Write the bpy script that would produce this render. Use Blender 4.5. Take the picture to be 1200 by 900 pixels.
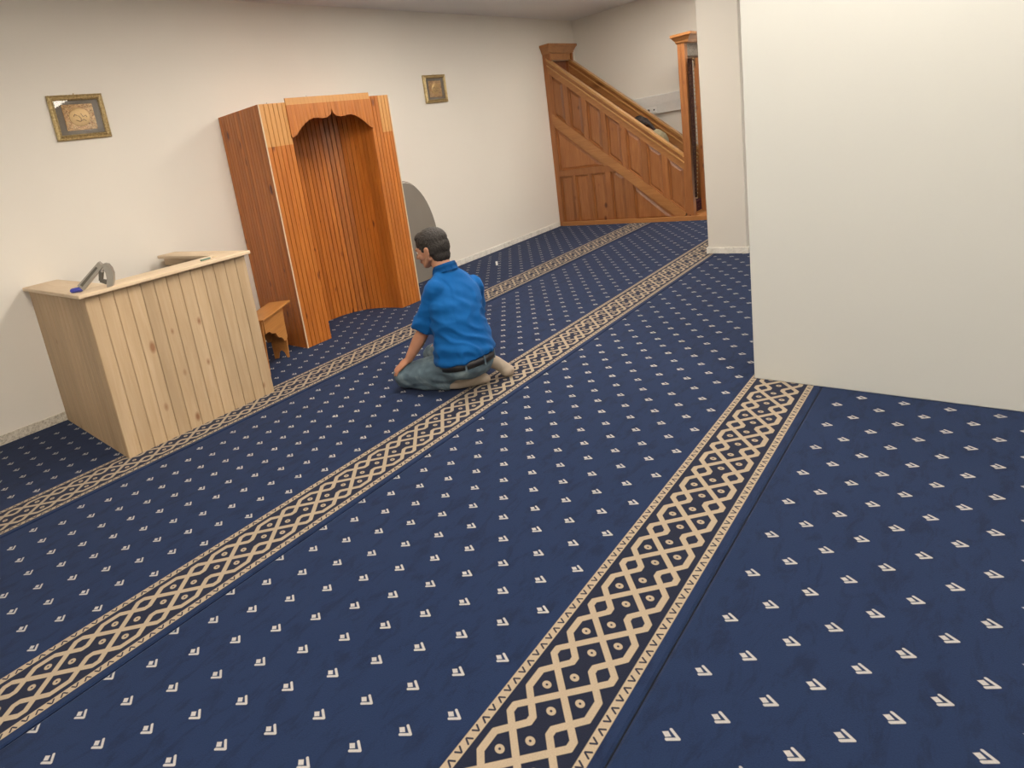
import bpy, bmesh, math, random
from mathutils import Vector, Matrix, Quaternion, noise
random.seed(7)
V = Vector
for o in list(bpy.data.objects): bpy.data.objects.remove(o)
C = bpy.context.scene.collection
sc = bpy.context.scene

# ------------------------------------------------------------ camera, world, exposure
H_CAM = 1.5
RM = ((0.7012, -0.6928, -0.1684), (-0.2672, -0.0364, -0.963), (0.661, 0.7202, -0.2106))
cam_d = bpy.data.cameras.new('camera'); cam = bpy.data.objects.new('camera', cam_d); C.objects.link(cam)
r, d, f = V(RM[0]), V(RM[1]), V(RM[2])
f.normalize(); r = (r - f*r.dot(f)).normalized(); u = r.cross(f)
m = Matrix.Identity(4)
for i in range(3):
    m[i][0] = r[i]; m[i][1] = u[i]; m[i][2] = -f[i]
m[2][3] = H_CAM
cam.matrix_world = m
cam_d.sensor_fit = 'HORIZONTAL'; cam_d.sensor_width = 36
cam_d.lens = 697.75*36/1200
cam_d.shift_x = 0.125; cam_d.shift_y = -0.09375
cam_d.clip_start = 0.05
sc.camera = cam
w = bpy.data.worlds.new('world'); sc.world = w; w.use_nodes = True
w.node_tree.nodes['Background'].inputs[0].default_value = (0.8, 0.85, 1, 1)
w.node_tree.nodes['Background'].inputs[1].default_value = 0.15
sc.view_settings.view_transform = 'Standard'; sc.view_settings.look = 'None'
sc.view_settings.gamma = 1; sc.view_settings.use_curve_mapping = False
sc.view_settings.exposure = 0.0
LAMP_E = 26.0
LAMP_C = (1.0, 0.905, 0.785, 1)
LAMPS = [(2.90, 0.05), (2.90, 2.45), (0.5, 1.75), (4.8, 2.65), (7.7, 2.45), (-0.7, 0.05), (0.5, -2.3), (5.3, -0.8), (7.7, -0.8)]  # two left panels, not the rearmost, added to brighten counter side and niche flank

# ------------------------------------------------------------ material helpers
class NT:
    def __init__(s, name):
        s.m = bpy.data.materials.new(name); s.m.use_nodes = True
        s.t = s.m.node_tree; s.b = s.t.nodes['Principled BSDF']; s.out = s.t.nodes['Material Output']
    def n(s, ty, **k):
        x = s.t.nodes.new(ty)
        for a, b in k.items(): setattr(x, a, b)
        return x
    def l(s, a, b): s.t.links.new(a, b)
    def put(s, sock, v):
        if isinstance(v, (int, float)): sock.default_value = v
        elif isinstance(v, tuple): sock.default_value = v if len(v) != 3 or sock.type != 'RGBA' else (*v, 1)
        else: s.l(v, sock)
    def math(s, op, a, b=0.0, c=None, clamp=False):
        x = s.n('ShaderNodeMath', operation=op, use_clamp=clamp)
        s.put(x.inputs[0], a)
        if op not in ('ABSOLUTE', 'FLOOR', 'SQRT', 'FRACT'): s.put(x.inputs[1], b)
        if c is not None: s.put(x.inputs[2], c)
        return x.outputs[0]
    def mix(s, fac, a, b, mode='MIX'):
        x = s.n('ShaderNodeMix', data_type='RGBA', blend_type=mode)
        s.put(x.inputs[0], fac); s.put(x.inputs[6], a); s.put(x.inputs[7], b)
        return x.outputs[2]
    def noise(s, vec, scale, detail=3, rough=.5, dist=0):
        x = s.n('ShaderNodeTexNoise'); s.put(x.inputs['Vector'], vec)
        x.inputs['Scale'].default_value = scale; x.inputs['Detail'].default_value = detail
        x.inputs['Roughness'].default_value = rough; x.inputs['Distortion'].default_value = dist
        return x.outputs[0]
    def ramp(s, fac, p):
        x = s.n('ShaderNodeValToRGB'); e = x.color_ramp.elements
        while len(e) < len(p): e.new(.5)
        for k, (a, c) in zip(e, p): k.position = a; k.color = (*c, 1) if len(c) == 3 else c
        s.put(x.inputs[0], fac); return x.outputs[0]
    def bump(s, h, strength=.3, dist=.01):
        x = s.n('ShaderNodeBump'); x.inputs['Strength'].default_value = strength; x.inputs['Distance'].default_value = dist
        s.put(x.inputs['Height'], h); s.l(x.outputs[0], s.b.inputs['Normal'])
    def col(s, c): s.put(s.b.inputs['Base Color'], c)
    def set(s, **k):
        for a, v in k.items(): s.put(s.b.inputs[a.replace('_', ' ')], v)
    def obj(s): return s.n('ShaderNodeTexCoord').outputs['Object']

def plain(name, c, rough=.6, metal=0, bump=None, **k):
    t = NT(name); t.col((*c, 1)); t.set(Roughness=rough, Metallic=metal, **k)
    co = t.obj(); nz = t.noise(co, (bump or (40, 0))[0], 3)
    t.col(t.mix(nz, tuple(x*.93 for x in c)+(1,), tuple(min(1, x*1.06) for x in c)+(1,)))
    if bump: t.bump(nz, bump[1], .004)
    return t.m

def wood(name, light, dark, knotc, axis=2, rough=.5, var=.18, knots=2.2, coat=0, patch=None):
    """long-grain wood; axis = grain direction in object space"""
    t = NT(name); co = t.obj()
    oi = t.n('ShaderNodeObjectInfo').outputs['Random']
    off = t.n('ShaderNodeCombineXYZ'); 
    t.l(t.math('MULTIPLY', oi, 17.3), off.inputs[0]); t.l(t.math('MULTIPLY', oi, 31.7), off.inputs[1]); t.l(t.math('MULTIPLY', oi, 53.1), off.inputs[2])
    add = t.n('ShaderNodeVectorMath', operation='ADD'); t.l(co, add.inputs[0]); t.l(off.outputs[0], add.inputs[1])
    sc_ = [1, 1, 1]; sc_[axis] = .07
    mp = t.n('ShaderNodeVectorMath', operation='MULTIPLY'); t.l(add.outputs[0], mp.inputs[0]); mp.inputs[1].default_value = sc_
    g = t.noise(mp.outputs[0], 38, 4, .6, 1.2)
    c = t.mix(t.ramp(g, [(.3, (0, 0, 0)), (.7, (1, 1, 1))]), (*dark, 1), (*light, 1))
    # wide bands
    sb = [1, 1, 1]; sb[axis] = .16
    mb = t.n('ShaderNodeVectorMath', operation='MULTIPLY'); t.l(add.outputs[0], mb.inputs[0]); mb.inputs[1].default_value = sb
    b2 = t.noise(mb.outputs[0], 9, 2)
    c = t.mix(t.math('MULTIPLY', t.math('SUBTRACT', b2, .35, clamp=True), 1.3, clamp=True), c, (*[x*.78 for x in dark], 1))
    # knots
    sk = [1, 1, 1]; sk[axis] = .5
    mk = t.n('ShaderNodeVectorMath', operation='MULTIPLY'); t.l(add.outputs[0], mk.inputs[0]); mk.inputs[1].default_value = sk
    vo = t.n('ShaderNodeTexVoronoi'); vo.inputs['Scale'].default_value = knots*3; t.l(mk.outputs[0], vo.inputs['Vector'])
    sr = t.n('ShaderNodeSeparateColor'); t.l(vo.outputs['Color'], sr.inputs[0])
    kr = t.math('MULTIPLY', t.math('SUBTRACT', sr.outputs[0], .30, clamp=True), .33)
    kd = t.math('MULTIPLY', t.math('SUBTRACT', kr, vo.outputs['Distance']), 9.0, clamp=True)
    c = t.mix(kd, c, (*knotc, 1))
    # plank to plank variation
    v = t.math('ADD', t.math('MULTIPLY', oi, var*2), 1-var)
    hs = t.n('ShaderNodeHueSaturation'); t.l(c, hs.inputs['Color']); t.l(v, hs.inputs['Value'])
    c = hs.outputs[0]
    if patch:   # paler unvarnished zone above a height (object space z)
        sx = t.n('ShaderNodeSeparateXYZ'); t.l(co, sx.inputs[0])
        k = t.math('GREATER_THAN', sx.outputs[2], patch[0])
        c = t.mix(t.math('MULTIPLY', k, .75), c, (*patch[1], 1))
    t.col(c); t.set(Roughness=rough); t.b.inputs['Coat Weight'].default_value = coat; t.b.inputs['Coat Roughness'].default_value = .25
    t.bump(g, .06, .003)
    return t.m

PINE = wood('raw_pine', (.56, .42, .27), (.49, .345, .20), (.27, .13, .06), rough=.6, var=.09, knots=2.9)
PINE_X = wood('raw_pine_long', (.74, .60, .43), (.66, .50, .33), (.42, .26, .13), axis=0, rough=.5, var=.04, knots=.8)
PINE_Y = wood('raw_pine_cross', (.74, .60, .43), (.66, .50, .33), (.42, .26, .13), axis=1, rough=.5, var=.04, knots=.8)
ORANGE = wood('varnished_pine', (.52, .18, .030), (.40, .115, .015), (.10, .018, .005), rough=.4, var=.13, knots=2.6, coat=.25)
ORANGE_P = wood('varnished_pine_patched', (.52, .18, .030), (.40, .115, .015), (.10, .018, .005), rough=.4, var=.08, knots=2.6, coat=.25, patch=(1.74, (.56, .30, .10)))
ORANGE_H = wood('varnished_pine_header', (.52, .185, .032), (.40, .12, .017), (.10, .018, .005), rough=.4, var=.08, knots=2.6, coat=.25, patch=(2.06, (.56, .30, .10)))
HONEY = wood('honey_pine', (.52, .24, .065), (.40, .16, .038), (.2, .06, .02), axis=0, rough=.4, var=.1, knots=1, coat=.2)
MINB = wood('minbar_wood', (.40, .165, .052), (.30, .105, .03), (.13, .04, .015), rough=.42, var=.12, knots=2.6, coat=.2)
MINB_Y = wood('minbar_wood_rail', (.46, .21, .07), (.36, .145, .042), (.2, .07, .02), axis=1, rough=.4, var=.06, knots=.7, coat=.2)
PALE = plain('pale_edge', (.72, .56, .38), .6)

def wall_mat(name, c=(.80, .765, .70)):
    t = NT(name); co = t.obj()
    n1 = t.noise(co, 1.2, 3); n2 = t.noise(co, 160, 2)
    t.col(t.mix(n1, tuple(x*.975 for x in c)+(1,), tuple(min(1, x*1.02) for x in c)+(1,)))
    t.set(Roughness=.75); t.bump(n2, .08, .002); return t.m
WALL = wall_mat('wall_paint'); CEIL = wall_mat('ceiling_paint', (.80, .79, .79))
def stone_mat():
    t = NT('speckled_stone'); co = t.obj()
    n1 = t.noise(co, 55, 4, .7); n2 = t.noise(co, 12, 3)
    c = t.ramp(n1, [(.35, (.30, .26, .20)), (.5, (.62, .57, .48)), (.65, (.74, .70, .62))])
    t.col(t.mix(t.math('MULTIPLY', n2, .35), c, (.72, .66, .55, 1))); t.set(Roughness=.4); return t.m
STONE = stone_mat()
def white_stone():
    t = NT('white_marble'); co = t.obj(); n1 = t.noise(co, 14, 5, .7, 1)
    t.col(t.ramp(n1, [(.3, (.6, .58, .52)), (.55, (.82, .80, .74))])); t.set(Roughness=.35); return t.m
MARBLE = white_stone()
WHITE_PL = plain('white_plastic', (.78, .78, .76), .4)
BLACK = plain('black_plastic', (.02, .02, .022), .5)

# ------------------------------------------------------------ carpet
PX, PY, ROLL, BW, PB = .2302, .1547, 1.395, .282, .2315
def carpet_mat(name, S, phm, phb, top=1.30):
    """S: y of the border's near edge; phm/phb: x phases of sprigs and of the lattice"""
    t = NT(name); co = t.obj(); sx = t.n('ShaderNodeSeparateXYZ'); t.l(co, sx.inputs[0])
    X, Y = sx.outputs[0], sx.outputs[1]
    yl = t.math('SUBTRACT', Y, S)
    # wobble
    A = lambda *a, **k: t.math(*a, **k)
    def seg(px, py, a, b):
        dx, dy = b[0]-a[0], b[1]-a[1]; L = dx*dx+dy*dy
        ux, uy = A('SUBTRACT', px, a[0]), A('SUBTRACT', py, a[1])
        h = A('ADD', A('MULTIPLY', ux, dx/L), A('MULTIPLY', uy, dy/L), clamp=True)
        ex, ey = A('SUBTRACT', ux, A('MULTIPLY', h, dx)), A('SUBTRACT', uy, A('MULTIPLY', h, dy))
        return A('SQRT', A('ADD', A('MULTIPLY', ex, ex), A('MULTIPLY', ey, ey)))
    def soft(dist, r, e=.0012):   # 1 inside
        return A('MULTIPLY', A('SUBTRACT', r+e, dist), 1/(2*e), clamp=True)
    def band(v, a, b): return A('MULTIPLY', A('GREATER_THAN', v, a), A('LESS_THAN', v, b))
    # ---- lattice
    def fold(v, ph, p):
        q = A('SUBTRACT', A('WRAP', A('SUBTRACT', v, ph), p/2, -p/2), 0.0); return q
    ub = fold(X, phb, PB); ua = A('ABSOLUTE', ub)
    wv = A('SUBTRACT', yl, BW/2); wa = A('ABSOLUTE', wv)
    hp = PB/2
    segs = [((0, 0), (.104, .087)), ((.104, .087), (hp, .087)), ((0, .087), (.032, .087)), ((.032, .087), (.106, .030)), ((.106, .030), (hp, .030))]
    dmin = None
    for a, b in segs:
        dd = seg(ua, wa, a, b); dmin = dd if dmin is None else A('MINIMUM', dmin, dd)
    lat = soft(dmin, .0098)
    # flowers
    def circ(cx, cy):
        ex, ey = A('SUBTRACT', ua, cx), A('SUBTRACT', wa, cy)
        return A('SQRT', A('ADD', A('MULTIPLY', ex, ex), A('MULTIPLY', ey, ey)))
    fl = A('MINIMUM', circ(0, .050), circ(.064, 0))
    flower = A('MULTIPLY', soft(fl, .0125), A('SUBTRACT', 1.0, soft(fl, .0035)))
    inner = band(yl, .030, BW-.030)
    # ---- edge strips with alternating vees
    e1 = A('ABSOLUTE', A('SUBTRACT', wa, BW/2-.0130)); strip = soft(e1, .0130)
    P2 = .0745
    uv = fold(X, .01, P2); half = A('GREATER_THAN', A('ABSOLUTE', uv), P2/4)
    um = A('ABSOLUTE', A('WRAP', A('SUBTRACT', X, .01), P2/4, -P2/4))
    sg = A('SUBTRACT', A('MULTIPLY', half, 2.0), 1.0)
    loc = A('MULTIPLY', sg, A('SUBTRACT', A('SUBTRACT', A('WRAP', yl, .256+.013*2, 0.0), 0), 0))
    # y inside strip, centred
    ys = A('SUBTRACT', A('ABSOLUTE', A('SUBTRACT', yl, BW/2)), BW/2-.013)
    ys = A('MULTIPLY', A('MULTIPLY', ys, A('SIGN', A('SUBTRACT', yl, BW/2))), sg)
    vee = soft(seg(um, ys, (.001, .0062), (.0095, -.0070)), .0026)
    strip_c = A('MULTIPLY', strip, A('SUBTRACT', 1.0, vee))
    pat = A('MAXIMUM', A('MULTIPLY', inner, A('MAXIMUM', lat, flower)), strip_c)
    # ---- sprigs in the field
    field = band(yl, BW+.02, top)
    def sprig(ox, oy):
        mu = fold(X, phm+ox, PX); mv = A('WRAP', A('SUBTRACT', yl, .340+oy), PY/2, -PY/2)
        au = A('ABSOLUTE', A('ADD', mu, 0.0))
        d1 = seg(mu, mv, (0, -.016), (-.0180, .007)); d2 = seg(mu, mv, (0, -.016), (.0140, .007))
        d3 = A('MAXIMUM', A('ABSOLUTE', A('ADD', A('MULTIPLY', A('ADD', mu, .004), .75), A('MULTIPLY', A('SUBTRACT', mv, .0115), .65))),
                          A('ABSOLUTE', A('SUBTRACT', A('MULTIPLY', A('ADD', mu, .004), .75), A('MULTIPLY', A('SUBTRACT', mv, .0115), .65))))
        return A('MAXIMUM', soft(A('MINIMUM', d1, d2), .0038, .001), soft(d3, .0072, .001))
    sp = A('MULTIPLY', field, A('MAXIMUM', sprig(0, 0), sprig(PX/2, PY/2)))
    # ---- colours
    nz = t.noise(co, 260, 2); wide = t.noise(co, 2.6, 4, .6)
    stv = t.n('ShaderNodeVectorMath', operation='MULTIPLY'); t.l(co, stv.inputs[0]); stv.inputs[1].default_value = (1.0, 2.6, 1)
    brush = t.ramp(t.noise(stv.outputs[0], 7.5, 6, .72, .5), [(.50, (0, 0, 0)), (.64, (1, 1, 1))])
    blu = t.mix(nz, (.0058, .0135, .043, 1), (.0112, .0245, .067, 1))
    blu = t.mix(t.math('MULTIPLY', brush, .55), blu, (.003, .005, .016, 1))
    blu = t.mix(t.math('MULTIPLY', wide, .35), blu, (.0105, .0215, .058, 1))
    navy = t.mix(nz, (.0065, .0085, .020, 1), (.011, .0145, .030, 1))
    inb = band(yl, 0.0, BW)
    base = t.mix(inb, blu, navy)
    cream = t.mix(nz, (.26, .205, .145, 1), (.35, .285, .205, 1))
    c = t.mix(pat, base, cream)
    c = t.mix(sp, c, t.mix(nz, (.27, .26, .255, 1), (.40, .385, .37, 1)))
    t.col(c); t.set(Roughness=.95); t.b.inputs['Sheen Weight'].default_value = .12; t.b.inputs['Sheen Roughness'].default_value = .5
    t.b.inputs['Sheen Tint'].default_value = (.5, .55, .8, 1)
    t.b.inputs['Specular IOR Level'].default_value = .15
    t.bump(t.math('ADD', t.math('MULTIPLY', nz, .6), t.math('MULTIPLY', t.math('MAXIMUM', pat, sp), -.25)), .35, .003)
    return t.m

# ------------------------------------------------------------ mesh helpers
def new(name, bm, mat, parent=None, smooth=False):
    me = bpy.data.meshes.new(name); bmesh.ops.recalc_face_normals(bm, faces=bm.faces); bm.to_mesh(me); bm.free()
    if mat: me.materials.append(mat)
    if smooth:
        for p in me.polygons: p.use_smooth = True
    o = bpy.data.objects.new(name, me); C.objects.link(o)
    if parent: o.parent = parent
    return o
def link(name, me, parent, loc=(0, 0, 0), rz=0):
    o = bpy.data.objects.new(name, me); C.objects.link(o); o.parent = parent; o.location = loc; o.rotation_euler = (0, 0, rz); return o
def tag(o, label=None, cat=None, group=None, kind=None):
    for k, v in (('label', label), ('category', cat), ('group', group), ('kind', kind)):
        if v: o[k] = v
    return o
def thing(name, label, cat, loc=(0, 0, 0), rz=0, group=None):
    o = bpy.data.objects.new(name, None); C.objects.link(o); o.location = loc; o.rotation_euler = (0, 0, rz); o.empty_display_size = .1
    return tag(o, label, cat, group)
def BM(): return bmesh.new()
def box(bm, x0, x1, y0, y1, z0, z1, bev=0):
    r = bmesh.ops.create_cube(bm, size=1); vs = r['verts']
    for v in vs: v.co = V(((x0+x1)/2+v.co.x*(x1-x0), (y0+y1)/2+v.co.y*(y1-y0), (z0+z1)/2+v.co.z*(z1-z0)))
    if bev:
        es = list({e for v in vs for e in v.link_edges}); bmesh.ops.bevel(bm, geom=es, offset=bev, segments=1, affect='EDGES')
    return bm
def prism(bm, pts, axis, a, b):
    """pts 2D polygon; extruded along axis (0:x 1:y 2:z) from a to b"""
    def P(p, t):
        if axis == 0: return (t, p[0], p[1])
        if axis == 1: return (p[0], t, p[1])
        return (p[0], p[1], t)
    A = [bm.verts.new(P(p, a)) for p in pts]; B = [bm.verts.new(P(p, b)) for p in pts]
    n = len(pts); bm.faces.new(A); bm.faces.new(B[::-1])
    for i in range(n): bm.faces.new((A[i], A[(i+1) % n], B[(i+1) % n], B[i]))
    return bm
def tube(bm, pts, rad, n=8, caps=True):
    rings = []
    for i, p in enumerate(pts):
        p = V(p); a = V(pts[max(i-1, 0)]); b = V(pts[min(i+1, len(pts)-1)]); t = (b-a).normalized()
        up = V((0, 0, 1)) if abs(t.z) < .9 else V((1, 0, 0)); s = t.cross(up).normalized(); q = s.cross(t)
        rr = rad[i] if isinstance(rad, (list, tuple)) else rad
        rings.append([bm.verts.new(p+s*math.cos(2*math.pi*k/n)*rr+q*math.sin(2*math.pi*k/n)*rr) for k in range(n)])
    for A, B in zip(rings, rings[1:]):
        for k in range(n): bm.faces.new((A[k], A[(k+1) % n], B[(k+1) % n], B[k]))
    if caps: bm.faces.new(rings[0][::-1]); bm.faces.new(rings[-1])
    return bm
def ell(bm, c, r, rot=None, seg=20):
    M = Matrix.Translation(V(c)) @ (rot.to_4x4() if rot else Matrix.Identity(4)) @ Matrix.Diagonal((*r, 1))
    bmesh.ops.create_uvsphere(bm, u_segments=seg, v_segments=max(8, seg//2+2), radius=1, matrix=M)
def cap(bm, p0, p1, r0, r1, n=12):
    p0, p1 = V(p0), V(p1); t = (p1-p0); L = t.length; t.normalize()
    pts, rad = [], []
    for a in (-90, -60, -30): pts.append(p0+t*r0*math.sin(math.radians(a))); rad.append(max(.0006, r0*math.cos(math.radians(a))))
    for k in range(5): pts.append(p0+t*L*k/4); rad.append(r0+(r1-r0)*k/4)
    for a in (30, 60, 90): pts.append(p1+t*r1*math.sin(math.radians(a))); rad.append(max(.0006, r1*math.cos(math.radians(a))))
    tube(bm, pts, rad, n)
def loft(bm, st, n=24, caps=True):
    """st: list of (center, uvec, vvec) ; superellipse sections"""
    rings = []
    for c, U, W in st:
        c, U, W = V(c), V(U), V(W); ring = []
        for k in range(n):
            a = 2*math.pi*k/n; ca, sa = math.cos(a), math.sin(a)
            ring.append(bm.verts.new(c+U*math.copysign(abs(ca)**.9, ca)+W*math.copysign(abs(sa)**.9, sa)))
        rings.append(ring)
    for A, B in zip(rings, rings[1:]):
        for k in range(n): bm.faces.new((A[k], A[(k+1) % n], B[(k+1) % n], B[k]))
    if caps: bm.faces.new(rings[0][::-1]); bm.faces.new(rings[-1])
def fuse(name, bm, mat, parent, voxel, smooth=6, fn=None, factor=.5):
    bmesh.ops.recalc_face_normals(bm, faces=bm.faces)
    me = bpy.data.meshes.new(name); bm.to_mesh(me); bm.free()
    t = bpy.data.objects.new('tmp', me); C.objects.link(t)
    md = t.modifiers.new('r', 'REMESH'); md.mode = 'VOXEL'; md.voxel_size = voxel
    ms = t.modifiers.new('s', 'SMOOTH'); ms.iterations = smooth; ms.factor = factor
    dg = bpy.context.evaluated_depsgraph_get(); dg.update()
    m2 = bpy.data.meshes.new_from_object(t.evaluated_get(dg)); bpy.data.objects.remove(t)
    m2.name = name; m2.materials.clear(); m2.materials.append(mat)
    if fn:
        nor = [v.normal.copy() for v in m2.vertices]
        for v, nn in zip(m2.vertices, nor): v.co = fn(v.co.copy(), nn)
    for p in m2.polygons: p.use_smooth = True
    o = bpy.data.objects.new(name, m2); C.objects.link(o)
    if parent: o.parent = parent
    return o

# ------------------------------------------------------------ SETTING
YW, XR, ZC = 4.862, 9.40, 3.08
XL, YF = -1.6, -4.0
def struct(name, bm, mat, parent=None):
    o = new(name, bm, mat, parent)
    if not parent: o['kind'] = 'structure'
    return o
floor = struct('floor', box(BM(), XL, XR, YF, YW, -.16, -.010), plain('dark_underlay', (.010, .011, .014), .95))
seams = [-4.0, -2.163, -.768, .622, 2.017, 3.412, YW]
par = {5: (3.447, .0907-.04, .05), 4: (2.050, .1886, .891), 3: (.655, .2097, 1.822), 2: (-.740, .03, .1), 1: (-2.135, .1, .02), 0: (-3.53, .1, .02)}
for k in range(6):
    S, pm, pb = par[k]
    if k == 5: pm = 3.4286 + PX/2
    mt = carpet_mat('prayer_carpet_%d' % k, S, pm, pb, 1.352 if k == 3 else 1.30)
    y0, y1 = seams[k]+.0025, seams[k+1]-.0025
    b = BM(); prism(b, [(y0, -.010), (y1, -.010), (y1, -.004), (y1-.007, 0), (y0+.007, 0), (y0, -.004)], 0, XL+.01, XR-.01)
    new('carpet_strip', b, mt, floor)
struct('wall_back', box(BM(), XL-.2, XR+.2, YW, YW+.2, -.16, ZC+.2), WALL)
struct('wall_right', box(BM(), XR, XR+.2, YF-.2, YW, -.16, ZC+.2), WALL)
struct('wall_left', box(BM(), XL-.2, XL, YF-.2, YW, -.16, ZC+.2), WALL)
struct('wall_front', box(BM(), XL, XR, YF-.2, YF, -.16, ZC+.2), WALL)
struct('ceiling', box(BM(), XL, XR, YF, YW, ZC, ZC+.2), CEIL)
b = BM(); box(b, 6.452, 6.80, 1.750, 2.098, 0, ZC, .004); struct('wall_pillar', b, wall_mat('pillar_paint', (.70, .67, .61)))
b = BM(); box(b, 3.437, 3.80, YF, .922, 0, ZC, .004); struct('wall_partition', b, wall_mat('partition_paint', (.60, .61, .58)))
# skirting: stone tiles along the back wall, marble round the pillar
bb = struct('baseboard_back', box(BM(), XL, 8.36, YW-.004, YW, 0, .066), plain('grout', (.55, .5, .42), .8))
def tiles(x0, x1, step, parent, first):
    x = x0; me = None
    while x < x1-.02:
        w_ = min(step, x1-x)-.003
        o = new('baseboard_tile', box(BM(), x, x+w_, YW-.015, YW-.004, 0, .068, .0015), STONE if x < 2.7 else MARBLE, parent); x += step
tiles(.55-4*.45, 8.34, .45, bb, 0)
bp = struct('baseboard_pillar', box(BM(), 6.452-.004, 6.804, 1.746, 2.102, 0, .05), plain('grout_white', (.6, .58, .52), .8))
new('baseboard_tile', box(BM(), 6.437, 6.448, 1.735, 2.113, 0, .062, .0015), MARBLE, bp)
new('baseboard_tile', box(BM(), 6.449, 6.81, 1.735, 1.746, 0, .062, .0015), MARBLE, bp)
new('baseboard_tile', box(BM(), 6.449, 6.81, 2.102, 2.113, 0, .062, .0015), MARBLE, bp)
bl = struct('baseboard_right', box(BM(), XR-.004, XR, YF, YW-.02, 0, .066), plain('grout2', (.6, .58, .52), .8))
y = YF+.02
while y < 4.8:
    new('baseboard_tile', box(BM(), XR-.015, XR-.004, y, y+.447, 0, .068, .0015), MARBLE, bl); y += .45

# ------------------------------------------------------------ ceiling lights
em = NT('lamp_diffuser'); em.col((.9, .9, .88, 1)); em.set(Roughness=.5)
em.b.inputs['Emission Color'].default_value = LAMP_C; em.b.inputs['Emission Strength'].default_value = LAMP_E
FRM = plain('lamp_frame', (.8, .8, .8), .4)
whr = ['over the open carpet before the counter', 'over the kneeling man', 'added to brighten the pale counter', 'over the carpet between niche and white pillar', 'nearest the stepped pulpit', 'added on the left to brighten the niche flank', 'farthest behind the camera', 'beyond the white partition wall', 'in the far corner beyond the white pillar']
for (x, y), wh in zip(LAMPS, whr):
    t = thing('ceiling_light', 'white rectangular recessed ceiling light panel '+wh, 'ceiling light', (x, y, ZC), 0, 'ceiling light panels')
    b = BM()
    for a in ((-.32, .32, -.62, -.6), (-.32, .32, .6, .62), (-.32, -.3, -.6, .6), (.3, .32, -.6, .6)): box(b, *a, -.02, 0)
    new('frame', b, FRM, t); new('diffuser', box(BM(), -.3, .3, -.6, .6, -.012, -.002), em.m, t)

# ------------------------------------------------------------ framed plaques
GOLD = NT('antique_gold'); co = GOLD.obj(); nn = GOLD.noise(co, 90, 4, .7)
GOLD.col(GOLD.ramp(nn, [(.3, (.22, .15, .06)), (.55, (.52, .40, .20)), (.75, (.72, .58, .34))])); GOLD.set(Metallic=.55, Roughness=.38); GOLD.bump(nn, .4, .003)
BRONZE = NT('embossed_bronze'); co = BRONZE.obj(); nn = BRONZE.noise(co, 60, 5, .75, 1.5)
BRONZE.col(BRONZE.ramp(nn, [(.38, (.16, .075, .035)), (.5, (.46, .27, .12)), (.62, (.70, .50, .26))])); BRONZE.set(Metallic=.6, Roughness=.38); BRONZE.bump(nn, .8, .006)
BRASS = plain('brass_relief', (.46, .30, .12), .42, .5, (70, .5))
DKREL = plain('dark_relief', (.12, .07, .03), .5, .3)
MAT_G = plain('grey_mount', (.17, .145, .115), .8)
gl = NT('picture_glass'); g1 = gl.n('ShaderNodeBsdfTransparent'); g2 = gl.n('ShaderNodeBsdfGlossy'); g2.inputs['Roughness'].default_value = .02
fr = gl.n('ShaderNodeFresnel'); fr.inputs[0].default_value = 1.5; mx = gl.n('ShaderNodeMixShader'); ge = gl.n('ShaderNodeNewGeometry'); gl.l(gl.math('MULTIPLY', fr.outputs[0], gl.math('SUBTRACT', 1.0, ge.outputs['Backfacing'])), mx.inputs[0]); gl.l(g1.outputs[0], mx.inputs[1]); gl.l(g2.outputs[0], mx.inputs[2]); gl.l(mx.outputs[0], gl.out.inputs[0])
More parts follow.
